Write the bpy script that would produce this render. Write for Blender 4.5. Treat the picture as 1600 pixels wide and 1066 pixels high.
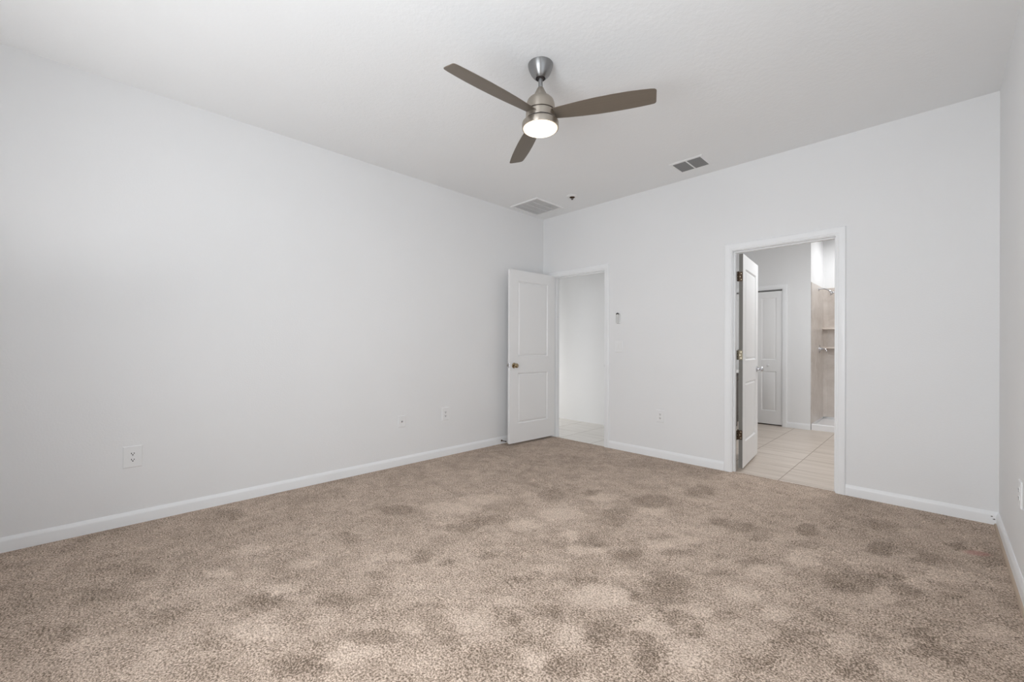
import bpy, bmesh, math, random
import numpy as np
from mathutils import Vector, Matrix

for o in list(bpy.data.objects):
    bpy.data.objects.remove(o, do_unlink=True)
S = bpy.context.scene
COL = S.collection
random.seed(4)

# ------------------------------------------------------------------ sizes (metres)
W, D, H = 3.925, 4.70, 2.82          # bedroom: x 0..W, y -D..0, z 0..H
TW = 0.115                           # wall thickness
TF = -0.012                          # tile level (carpet pile stands a little higher)

# ------------------------------------------------------------------ camera
F_PX, YAW, ROLL = 656.5, 0.792674, 0.002819
cam_d = bpy.data.cameras.new('camera')
cam = bpy.data.objects.new('camera', cam_d); COL.objects.link(cam)
cam_d.sensor_width = 36.0
cam_d.lens = F_PX / 1600 * 36.0
cam_d.shift_y = (542.32 - 533.0) / 1600
cam_d.clip_start = 0.02
_f = Vector((-math.sin(YAW), math.cos(YAW), 0)); _r = Vector((math.cos(YAW), math.sin(YAW), 0)); _u = Vector((0, 0, 1))
_R = math.cos(ROLL) * _r + math.sin(ROLL) * _u
_U = -math.sin(ROLL) * _r + math.cos(ROLL) * _u
_m = Matrix((_R, _U, -_f)).transposed().to_4x4()
_m.translation = (3.6467, -4.1645, 1.1485)
cam.matrix_world = _m
S.camera = cam

# ------------------------------------------------------------------ light and exposure
S.view_settings.view_transform = 'Standard'
S.view_settings.look = 'None'
S.view_settings.exposure = 0.05
S.view_settings.gamma = 1.0
S.view_settings.use_curve_mapping = False
cy_ = S.cycles
cy_.use_denoising = True
cy_.max_bounces = 14
cy_.diffuse_bounces = 9
cy_.glossy_bounces = 4
cy_.transparent_max_bounces = 8
cy_.sample_clamp_indirect = 6.0
cy_.caustics_reflective = False
cy_.caustics_refractive = False

wd = bpy.data.worlds.new('sky'); S.world = wd; wd.use_nodes = True
wd.node_tree.nodes['Background'].inputs[0].default_value = (0.80, 0.90, 1.0, 1)
wd.node_tree.nodes['Background'].inputs[1].default_value = 1.6

def area(name, loc, direction, sx, sy, watts, color, spread=180):
    l = bpy.data.lights.new(name, 'AREA'); l.shape = 'RECTANGLE'; l.size = sx; l.size_y = sy
    l.energy = watts; l.color = color; l.spread = math.radians(spread)
    o = bpy.data.objects.new(name, l); COL.objects.link(o)
    o.location = loc
    o.rotation_euler = Vector(direction).to_track_quat('-Z', 'Y').to_euler()
    return o
# daylight through the windows that stand behind and beside the photographer
area('daylight_rear_window', (2.75, -D - 0.22, 1.45), (-0.06, 1, 0.24), 1.4, 1.6, 79, (0.94, 0.97, 1.0))
area('daylight_side_window', (W + 0.22, -3.30, 1.50), (-1, -0.1, 0.20), 1.5, 1.6, 6.0, (0.94, 0.97, 1.0))
# the photographer's flash, bounced off the ceiling behind the camera
area('bounced_flash', (0.95, -4.30, 1.00), (0.0, 0.0, 1), 0.5, 0.5, 3.9, (0.98, 0.99, 1), 120)
# lamps of the rooms beyond the two doorways
area('hallway_daylight', (-2.2, 0.67, 0.70), (1, 0.15, 0.0), 0.9, 1.0, 17.0, (1.0, 0.99, 0.975))
area('bathroom_lamp', (3.1, 1.35, H - 0.06), (0, 0, -1), 0.9, 0.6, 23.5, (0.97, 0.985, 1.0))
area('shower_lamp', (3.05, 3.42, H - 0.04), (0, 0, -1), 0.16, 0.16, 10, (0.98, 0.99, 1.0))

# ------------------------------------------------------------------ materials
def new_mat(name, color=(0.8, 0.8, 0.8), rough=0.6, metal=0.0, spec=None):
    m = bpy.data.materials.new(name); m.use_nodes = True
    b = m.node_tree.nodes['Principled BSDF']
    b.inputs['Base Color'].default_value = (*color, 1); b.inputs['Roughness'].default_value = rough
    b.inputs['Metallic'].default_value = metal
    if spec is not None: b.inputs['Specular IOR Level'].default_value = spec
    return m
def N(m, typ, **kw):
    n = m.node_tree.nodes.new(typ)
    for k, v in kw.items():
        if k in n.inputs.keys(): n.inputs[k].default_value = v
        else: setattr(n, k, v)
    return n
def L(m, a, b): m.node_tree.links.new(a, b)
def bsdf(m): return m.node_tree.nodes['Principled BSDF']
def add_bump(m, height, strength, dist):
    b = N(m, 'ShaderNodeBump'); b.inputs['Strength'].default_value = strength; b.inputs['Distance'].default_value = dist
    L(m, height, b.inputs['Height']); L(m, b.outputs[0], bsdf(m).inputs['Normal']); return b
def objco(m): return N(m, 'ShaderNodeTexCoord').outputs['Object']
def noise(m, co, scale, detail=2.0, rough=0.5, dist=0.0):
    n = N(m, 'ShaderNodeTexNoise'); n.inputs['Scale'].default_value = scale; n.inputs['Detail'].default_value = detail
    n.inputs['Roughness'].default_value = rough; n.inputs['Distortion'].default_value = dist
    L(m, co, n.inputs['Vector']); return n
def ramp(m, fac, stops):
    r = N(m, 'ShaderNodeValToRGB'); e = r.color_ramp.elements
    while len(e) > 1: e.remove(e[0])
    e[0].position = stops[0][0]; e[0].color = (*stops[0][1], 1)
    for p, c in stops[1:]:
        k = e.new(p); k.color = (*c, 1)
    L(m, fac, r.inputs[0]); return r
def math_(m, op, a, b=None, c=None):
    n = N(m, 'ShaderNodeMath', operation=op)
    for i, v in enumerate((a, b, c)):
        if v is None: continue
        if isinstance(v, (int, float)): n.inputs[i].default_value = v
        else: L(m, v, n.inputs[i])
    return n.outputs[0]
def mixc(m, fac, a, b, blend='MIX'):
    n = N(m, 'ShaderNodeMix', data_type='RGBA', blend_type=blend)
    for sock, v in ((0, fac), (6, a), (7, b)):
        if isinstance(v, (int, float)): n.inputs[sock].default_value = v
        elif isinstance(v, tuple): n.inputs[sock].default_value = (*v, 1)
        else: L(m, v, n.inputs[sock])
    return n.outputs[2]
def maprange(m, v, a, b, c, d, clamp=True):
    n = N(m, 'ShaderNodeMapRange', clamp=clamp)
    L(m, v, n.inputs[0])
    for i, k in enumerate((a, b, c, d)): n.inputs[i + 1].default_value = k
    return n.outputs[0]

def paint(name, color, rough, bscale, bstr, bdist=0.002):
    m = new_mat(name, color, rough, spec=0.3)
    co = objco(m)
    n = noise(m, co, bscale, 3.0, 0.55)
    r = ramp(m, n.outputs[0], [(0.40, (0, 0, 0)), (0.62, (1, 1, 1))])
    add_bump(m, r.outputs[0], bstr, bdist)
    v = noise(m, co, 1.7, 2.0)
    c = mixc(m, maprange(m, v.outputs[0], 0.3, 0.7, 0.0, 1.0), tuple(k * 0.985 for k in color), color)
    L(m, c, bsdf(m).inputs['Base Color'])
    return m
M = {}
M['wall'] = paint('wall paint', (0.800, 0.803, 0.807), 0.62, 90, 0.10)
M['ceiling'] = paint('ceiling texture', (0.84, 0.848, 0.853), 0.80, 42, 0.15, 0.003)
M['trim'] = new_mat('trim enamel', (0.84, 0.85, 0.86), 0.32, spec=0.4)
M['door'] = new_mat('door enamel', (0.82, 0.82, 0.82), 0.36, spec=0.4)
M['plastic'] = new_mat('white plastic', (0.805, 0.808, 0.81), 0.35)
M['plastic_in'] = new_mat('white plastic insert', (0.72, 0.72, 0.71), 0.4)
M['remote'] = new_mat('pale grey plastic', (0.60, 0.60, 0.59), 0.4)
M['slot'] = new_mat('dark slots', (0.03, 0.03, 0.03), 0.6)
M['black'] = new_mat('dark gloss', (0.012, 0.012, 0.013), 0.25)
M['vent'] = new_mat('white vent enamel', (0.80, 0.80, 0.80), 0.45)
M['vent_slat'] = new_mat('shade-grey vent louvres', (0.24, 0.24, 0.24), 0.5)  # shade on the register louvres is put into this grey
M['vent_dark'] = new_mat('duct darkness', (0.05, 0.05, 0.05), 0.9)
M['vent_back'] = new_mat('filter grey', (0.72, 0.72, 0.72), 0.9)
M['bronze'] = new_mat('oiled bronze', (0.075, 0.042, 0.022), 0.42, 0.75)
M['hinge'] = new_mat('antique brass hinge', (0.060, 0.036, 0.020), 0.45, 0.6)
M['dark_edge'] = new_mat('dark door edge', (0.20, 0.19, 0.175), 0.8)
M['hinge_worn'] = new_mat('worn hinge', (0.16, 0.135, 0.095), 0.42, 0.8)
M['screw'] = new_mat('bright screw', (0.8, 0.72, 0.55), 0.3, 0.9)
M['brass'] = new_mat('antique nickel brass', (0.40, 0.32, 0.20), 0.12, 1.0)
M['chrome'] = new_mat('chrome', (0.62, 0.62, 0.64), 0.12, 1.0)
M['rubber'] = new_mat('dark rubber', (0.03, 0.022, 0.02), 0.7)
M['pan'] = new_mat('white acrylic', (0.84, 0.84, 0.85), 0.22)
M['cabinet'] = new_mat('dark cabinet', (0.09, 0.075, 0.065), 0.45)
M['counter'] = new_mat('white counter', (0.82, 0.82, 0.81), 0.2)

def brushed(name, color, rough, axis_scale, streak=0.10):
    m = new_mat(name, color, rough, 1.0)
    mp = N(m, 'ShaderNodeMapping'); mp.inputs['Scale'].default_value = axis_scale
    L(m, objco(m), mp.inputs[0])
    n = noise(m, mp.outputs[0], 1.0, 3.0, 0.6)
    c = mixc(m, n.outputs[0], tuple(k * (1 - streak) for k in color), tuple(min(1, k * (1 + streak)) for k in color))
    L(m, c, bsdf(m).inputs['Base Color'])
    L(m, maprange(m, n.outputs[0], 0.2, 0.8, rough - 0.05, rough + 0.08), bsdf(m).inputs['Roughness'])
    bsdf(m).inputs['Anisotropic'].default_value = 0.8; bsdf(m).inputs['Anisotropic Rotation'].default_value = 0.25
    tg = N(m, 'ShaderNodeTangent', direction_type='RADIAL', axis='Z'); L(m, tg.outputs[0], bsdf(m).inputs['Tangent'])
    return m
M['nickel'] = brushed('brushed nickel', (0.46, 0.415, 0.36), 0.34, (6, 6, 900))
M['canopy'] = brushed('brushed nickel canopy', (0.33, 0.33, 0.33), 0.36, (6, 6, 700), 0.12)
M['groove'] = new_mat('groove shade', (0.05, 0.04, 0.035), 0.6)  # shade in the fan's gaps, painted as a near-black ring colour
m = new_mat('taupe blade', (0.175, 0.145, 0.115), 0.42, 0.25)
mp = N(m, 'ShaderNodeMapping'); mp.inputs['Scale'].default_value = (2, 90, 2); L(m, objco(m), mp.inputs[0])
nn = noise(m, mp.outputs[0], 1.0, 4.0, 0.6)
L(m, mixc(m, nn.outputs[0], (0.155, 0.128, 0.100), (0.195, 0.163, 0.130)), bsdf(m).inputs['Base Color'])
M['blade'] = m
m = new_mat('lit opal lens', (0.9, 0.88, 0.84), 0.35)
co = objco(m); sx = N(m, 'ShaderNodeSeparateXYZ'); L(m, co, sx.inputs[0])
rad = math_(m, 'SQRT', math_(m, 'ADD', math_(m, 'POWER', sx.outputs[0], 2.0), math_(m, 'POWER', sx.outputs[1], 2.0)))
L(m, mixc(m, maprange(m, rad, 0.082, 0.102, 0.0, 1.0), (1.0, 0.90, 0.76), (1.0, 0.74, 0.46)), bsdf(m).inputs['Emission Color'])
fall = maprange(m, rad, 0.045, 0.100, 1.0, 0.0)
L(m, math_(m, 'ADD', math_(m, 'MULTIPLY', math_(m, 'POWER', fall, 3.0), 78.0), 0.85), bsdf(m).inputs['Emission Strength'])
M['lens'] = m

# window glass: mostly see-through, a little mirror
m = bpy.data.materials.new('window glass'); m.use_nodes = True
nt = m.node_tree; nt.nodes.remove(nt.nodes['Principled BSDF'])
g = N(m, 'ShaderNodeBsdfGlossy'); g.inputs['Roughness'].default_value = 0.02
t = N(m, 'ShaderNodeBsdfTransparent'); mx = N(m, 'ShaderNodeMixShader'); mx.inputs[0].default_value = 0.06
L(m, t.outputs[0], mx.inputs[1]); L(m, g.outputs[0], mx.inputs[2]); L(m, mx.outputs[0], nt.nodes['Material Output'].inputs[0])
M['glass'] = m

# carpet: tufted cut pile; the attribute 'nap' holds trodden and brushed patches of the pile
m = new_mat('tan cut pile carpet', (0.4, 0.3, 0.25), 0.95, spec=0.05)
bsdf(m).inputs['Sheen Weight'].default_value = 0.15
co = objco(m)
tuft = noise(m, co, 130, 2.5, 0.65)
tuft2 = noise(m, co, 310, 2.0, 0.6)
blot = noise(m, co, 9.0, 3.0, 0.6)
mid = noise(m, co, 26.0, 2.0, 0.6)
spk = math_(m, 'ADD', math_(m, 'MULTIPLY', tuft.outputs[0], 0.65), math_(m, 'MULTIPLY', tuft2.outputs[0], 0.35))
nap = N(m, 'ShaderNodeAttribute', attribute_name='nap').outputs['Fac']
base = math_(m, 'ADD', maprange(m, spk, 0.39, 0.61, 0.0, 1.0), math_(m, 'MULTIPLY', nap, 0.21))
base = math_(m, 'ADD', base, maprange(m, blot.outputs[0], 0.3, 0.7, -0.07, 0.07))
base = math_(m, 'ADD', base, maprange(m, mid.outputs[0], 0.3, 0.7, -0.06, 0.06))
cr = ramp(m, base, [(0.0, (0.128, 0.089, 0.060)), (0.25, (0.264, 0.196, 0.145)), (0.50, (0.458, 0.354, 0.276)), (0.75, (0.610, 0.480, 0.386)), (1.0, (0.80, 0.66, 0.55))])
st = N(m, 'ShaderNodeAttribute', attribute_name='stain').outputs['Fac']
L(m, mixc(m, math_(m, 'MULTIPLY', st, 0.65), cr.outputs[0], (0.42, 0.20, 0.17)), bsdf(m).inputs['Base Color'])
add_bump(m, spk, 0.75, 0.010)
M['carpet'] = m

def tile_mat(name, x0, y0, step, c1, c2, grout):
    m = new_mat(name, c1, 0.38)
    co = objco(m)
    sx = N(m, 'ShaderNodeSeparateXYZ'); L(m, co, sx.inputs[0])
    def edge(v, o):
        q = math_(m, 'DIVIDE', math_(m, 'SUBTRACT', v, o), step)
        fr = math_(m, 'FRACT', math_(m, 'ADD', q, 100.0))
        return math_(m, 'MULTIPLY', math_(m, 'MINIMUM', fr, math_(m, 'SUBTRACT', 1.0, fr)), step), math_(m, 'FLOOR', math_(m, 'ADD', q, 100.0))
    ex, ix = edge(sx.outputs[0], x0); ey, iy = edge(sx.outputs[1], y0)
    gm = maprange(m, math_(m, 'MINIMUM', ex, ey), 0.0022, 0.0040, 0.0, 1.0)
    mp = N(m, 'ShaderNodeMapping'); mp.inputs['Scale'].default_value = (1.6, 22, 1); L(m, co, mp.inputs[0])
    cb = N(m, 'ShaderNodeCombineXYZ'); L(m, math_(m, 'MULTIPLY', ix, 3.7), cb.inputs[0]); L(m, math_(m, 'MULTIPLY', iy, 5.3), cb.inputs[2])
    va = N(m, 'ShaderNodeVectorMath', operation='ADD'); L(m, mp.outputs[0], va.inputs[0]); L(m, cb.outputs[0], va.inputs[1])
    n = noise(m, va.outputs[0], 1.0, 4.0, 0.6, 0.6)
    tc = mixc(m, maprange(m, n.outputs[0], 0.35, 0.65, 0.0, 1.0), c1, c2)
    L(m, mixc(m, gm, grout, tc), bsdf(m).inputs['Base Color'])
    L(m, maprange(m, gm, 0, 1, 0.8, 0.36), bsdf(m).inputs['Roughness'])
    add_bump(m, gm, 0.5, 0.002)
    return m
M['tile_bath'] = tile_mat('beige streaked tile', 2.665, 0.585, 0.47, (0.52, 0.45, 0.385), (0.66, 0.585, 0.52), (0.34, 0.275, 0.225))
M['tile_hall'] = tile_mat('lit hall streaked tile', 0.24, 0.51, 0.47, (0.70, 0.675, 0.635), (0.78, 0.755, 0.72), (0.42, 0.39, 0.35))  # bathroom tile again, with the hall's brightness put into its colour

m = new_mat('cultured marble', (0.6, 0.5, 0.45), 0.30)
co = objco(m)
n1 = noise(m, co, 5.0, 5.0, 0.6, 0.8); n2 = noise(m, co, 1.6, 3.0, 0.5, 0.5)
c = mixc(m, maprange(m, n1.outputs[0], 0.35, 0.65, 0.0, 1.0), (0.47, 0.415, 0.37), (0.60, 0.55, 0.51))
L(m, mixc(m, maprange(m, n2.outputs[0], 0.4, 0.65, 0.0, 0.5), c, (0.62, 0.57, 0.53)), bsdf(m).inputs['Base Color'])
M['marble'] = m
m = new_mat('marble shelf', (0.74, 0.67, 0.61), 0.28); M['shelf'] = m

# ------------------------------------------------------------------ mesh helpers
def finish(name, bm, mat, parent=None, loc=(0, 0, 0), rz=0.0, angle=35, mats=None):
    bmesh.ops.remove_doubles(bm, verts=bm.verts, dist=1e-6)
    bmesh.ops.recalc_face_normals(bm, faces=bm.faces)
    lim = math.radians(angle)
    for f in bm.faces: f.smooth = True
    for e in bm.edges:
        if len(e.link_faces) == 2:
            try: e.smooth = e.calc_face_angle() < lim
            except ValueError: e.smooth = False
        else: e.smooth = False
    me = bpy.data.meshes.new(name); bm.to_mesh(me); bm.free()
    for k in (mats or [mat]): me.materials.append(k)
    o = bpy.data.objects.new(name, me); COL.objects.link(o)
    o.location = loc; o.rotation_euler = (0, 0, rz)
    if parent: o.parent = parent
    return o
def box(bm, a, b, bevel=0.0, seg=2, xf=None):
    vs = [bm.verts.new((x, y, z)) for x in (a[0], b[0]) for y in (a[1], b[1]) for z in (a[2], b[2])]
    fs = [bm.faces.new([vs[i] for i in q]) for q in ((0, 1, 3, 2), (4, 6, 7, 5), (0, 4, 5, 1), (2, 3, 7, 6), (0, 2, 6, 4), (1, 5, 7, 3))]
    out = vs
    if bevel:
        es = list({e for f in fs for e in f.edges})
        r = bmesh.ops.bevel(bm, geom=es, offset=bevel, segments=seg, profile=0.5, affect='EDGES')
        out = list({v for f in r['faces'] for v in f.verts} | {v for v in vs if v.is_valid})
    if xf is not None: bmesh.ops.transform(bm, matrix=xf, verts=out)
    return out
def lathe(bm, prof, seg=40, xf=None, close=True):
    rings = []
    for r, z in prof:
        if r < 1e-6: rings.append([bm.verts.new((0, 0, z))])
        else: rings.append([bm.verts.new((r * math.cos(2 * math.pi * i / seg), r * math.sin(2 * math.pi * i / seg), z)) for i in range(seg)])
    for a, b in zip(rings[:-1], rings[1:]):
        for i in range(seg):
            j = (i + 1) % seg
            q = [a[i % len(a)], a[j % len(a)], b[j % len(b)], b[i % len(b)]]
            q2 = []
            for v in q:
                if v not in q2: q2.append(v)
            if len(q2) > 2: bm.faces.new(q2)
    vs = [v for r in rings for v in r]
    if xf is not None: bmesh.ops.transform(bm, matrix=xf, verts=vs)
    return vs
def prism(bm, pts, axis, a, b):
    """closed outline pts (2-D) extruded along axis 0/1/2 from a to b"""
    def P(p, t):
        q = list(p); q.insert(axis, t); return q
    v0 = [bm.verts.new(P(p, a)) for p in pts]; v1 = [bm.verts.new(P(p, b)) for p in pts]
    bm.faces.new(v0); bm.faces.new(v1)
    n = len(pts)
    for i in range(n): bm.faces.new([v0[i], v0[(i + 1) % n], v1[(i + 1) % n], v1[i]])
    return v0 + v1
def tube(bm, path, r, seg=14):
    path = [Vector(p) for p in path]; rings = []
    up = Vector((0, 0, 1))
    for i, p in enumerate(path):
        d = (path[min(i + 1, len(path) - 1)] - path[max(i - 1, 0)]).normalized()
        u = d.cross(up if abs(d.z) < 0.95 else Vector((1, 0, 0))).normalized(); v = d.cross(u)
        rr = r[i] if isinstance(r, (list, tuple)) else r
        rings.append([bm.verts.new(p + rr * (math.cos(2 * math.pi * k / seg) * u + math.sin(2 * math.pi * k / seg) * v)) for k in range(seg)])
    for a, b in zip(rings[:-1], rings[1:]):
        for i in range(seg): bm.faces.new([a[i], a[(i + 1) % seg], b[(i + 1) % seg], b[i]])
    bm.faces.new(rings[0]); bm.faces.new(rings[-1])
def rot_to(direction, loc=(0, 0, 0)):
    """matrix taking +z to direction, then to loc"""
    return Matrix.Translation(loc) @ Vector(direction).to_track_quat('Z', 'Y').to_matrix().to_4x4()

def structure(o, label=None):
    o['kind'] = 'structure'
    if label: o['label'] = label
    return o
def tag(o, label, cat, group=None):
    o['label'] = label; o['category'] = cat
    if group: o['group'] = group
    return o
def empty(name, loc=(0, 0, 0), rz=0.0):
    o = bpy.data.objects.new(name, None); COL.objects.link(o); o.location = loc; o.rotation_euler = (0, 0, rz)
    o.empty_display_size = 0.1
    return o

# ------------------------------------------------------------------ room shell
def slab_wall(name, axis, t0, t1, u0, u1, z0, z1, holes, mat):
    """wall lying across axis (0: normal x, 1: normal y), thickness t0..t1, with rectangular openings (ua,ub,za,zb)"""
    us = sorted({u0, u1, *[h[0] for h in holes], *[h[1] for h in holes]})
    zs = sorted({z0, z1, *[h[2] for h in holes], *[h[3] for h in holes]})
    inside = lambda u, z: any(h[0] < u < h[1] and h[2] < z < h[3] for h in holes)
    solid = {(i, j): not inside((us[i] + us[i + 1]) / 2, (zs[j] + zs[j + 1]) / 2) for i in range(len(us) - 1) for j in range(len(zs) - 1)}
    bm = bmesh.new(); cache = {}
    def V(t, u, z):
        k = (t, u, z)
        if k not in cache: cache[k] = bm.verts.new((t, u, z) if axis == 0 else (u, t, z))
        return cache[k]
    for (i, j), s in solid.items():
        if not s: continue
        a, b, c, d = us[i], us[i + 1], zs[j], zs[j + 1]
        for t in (t0, t1): bm.faces.new([V(t, a, c), V(t, b, c), V(t, b, d), V(t, a, d)])
        for (di, dj, p, q) in ((-1, 0, (a, c), (a, d)), (1, 0, (b, c), (b, d)), (0, -1, (a, c), (b, c)), (0, 1, (a, d), (b, d))):
            if not solid.get((i + di, j + dj), False):
                bm.faces.new([V(t0, *p), V(t0, *q), V(t1, *q), V(t1, *p)])
    return structure(finish(name, bm, mat))

ENT = (0.180, 0.940, 2.040)          # entry opening: jamb faces and head
BAT = (2.313, 3.074, 2.036)          # bathroom opening
JT = 0.018
CLO = (1.326, 2.034, 2.014)          # bifold closet opening in the far bathroom wall
BY = 3.0                             # far bathroom wall
AX, AYB = 2.383, 3.92                # shower alcove: left side wall, back wall
WIN1 = (2.05, 3.45, 0.65, 2.25)
WIN2 = (-4.05, -2.55, 0.70, 2.30)
HX = 1.05                            # right end of the hallway
BX = 1.15                            # left wall of the bathroom

slab_wall('wall_left', 0, -TW, 0.0, -D, 0.0, 0.0, H, [], M['wall'])
slab_wall('wall_back', 1, 0.0, TW, -2.5, W, TF, H, [(ENT[0] - JT, ENT[1] + JT, TF - 1, ENT[2] + JT), (BAT[0] - JT, BAT[1] + JT, TF - 1, BAT[2] + JT)], M['wall'])
slab_wall('wall_right', 0, W, W + TW, -D, 4.0, 0.0, H, [WIN2], M['wall'])
slab_wall('wall_rear', 1, -D - TW, -D, -TW, W + TW, 0.0, H, [WIN1], M['wall'])

bm = bmesh.new(); box(bm, (-TW, -D - TW, H), (W + TW, 0.0, H + 0.1)); structure(finish('ceiling', bm, M['ceiling']))
# hallway
slab_wall('wall_hallway_back', 1, 1.22, 1.22 + TW, -2.5, HX, TF, H, [], M['wall'])
slab_wall('wall_hallway_right', 0, HX, BX, TW, 4.0, TF, H, [], M['wall'])
slab_wall('wall_hallway_left', 0, -2.6, -2.5, TW, 1.22, TF, H, [], M['wall'])
bm = bmesh.new(); box(bm, (-2.6, TW, H), (HX, 1.35, H + 0.1)); structure(finish('ceiling_hallway', bm, M['ceiling']))
bm = bmesh.new(); box(bm, (-2.6, 0.02, TF - 0.1), (HX + 0.02, 1.30, TF)); structure(finish('floor_hallway', bm, M['tile_hall']))
# bathroom
slab_wall('wall_bathroom_back', 1, BY, BY + TW, BX, AX, TF, H, [(CLO[0] - JT, CLO[1] + JT, TF - 1, CLO[2] + JT)], M['wall'])
slab_wall('wall_shower_left', 0, AX - TW, AX, BY + TW, AYB, TF, H, [], M['wall'])
slab_wall('wall_shower_back', 1, AYB, AYB + TW, AX - TW, W, TF, H, [], M['wall'])
bm = bmesh.new(); box(bm, (BX, TW, H), (W, 4.05, H + 0.1)); structure(finish('ceiling_bathroom', bm, M['ceiling']))
bm = bmesh.new(); box(bm, (HX + 0.02, 0.046, TF - 0.1), (W, 4.05, TF)); structure(finish('floor_bathroom', bm, M['tile_bath']))

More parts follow.
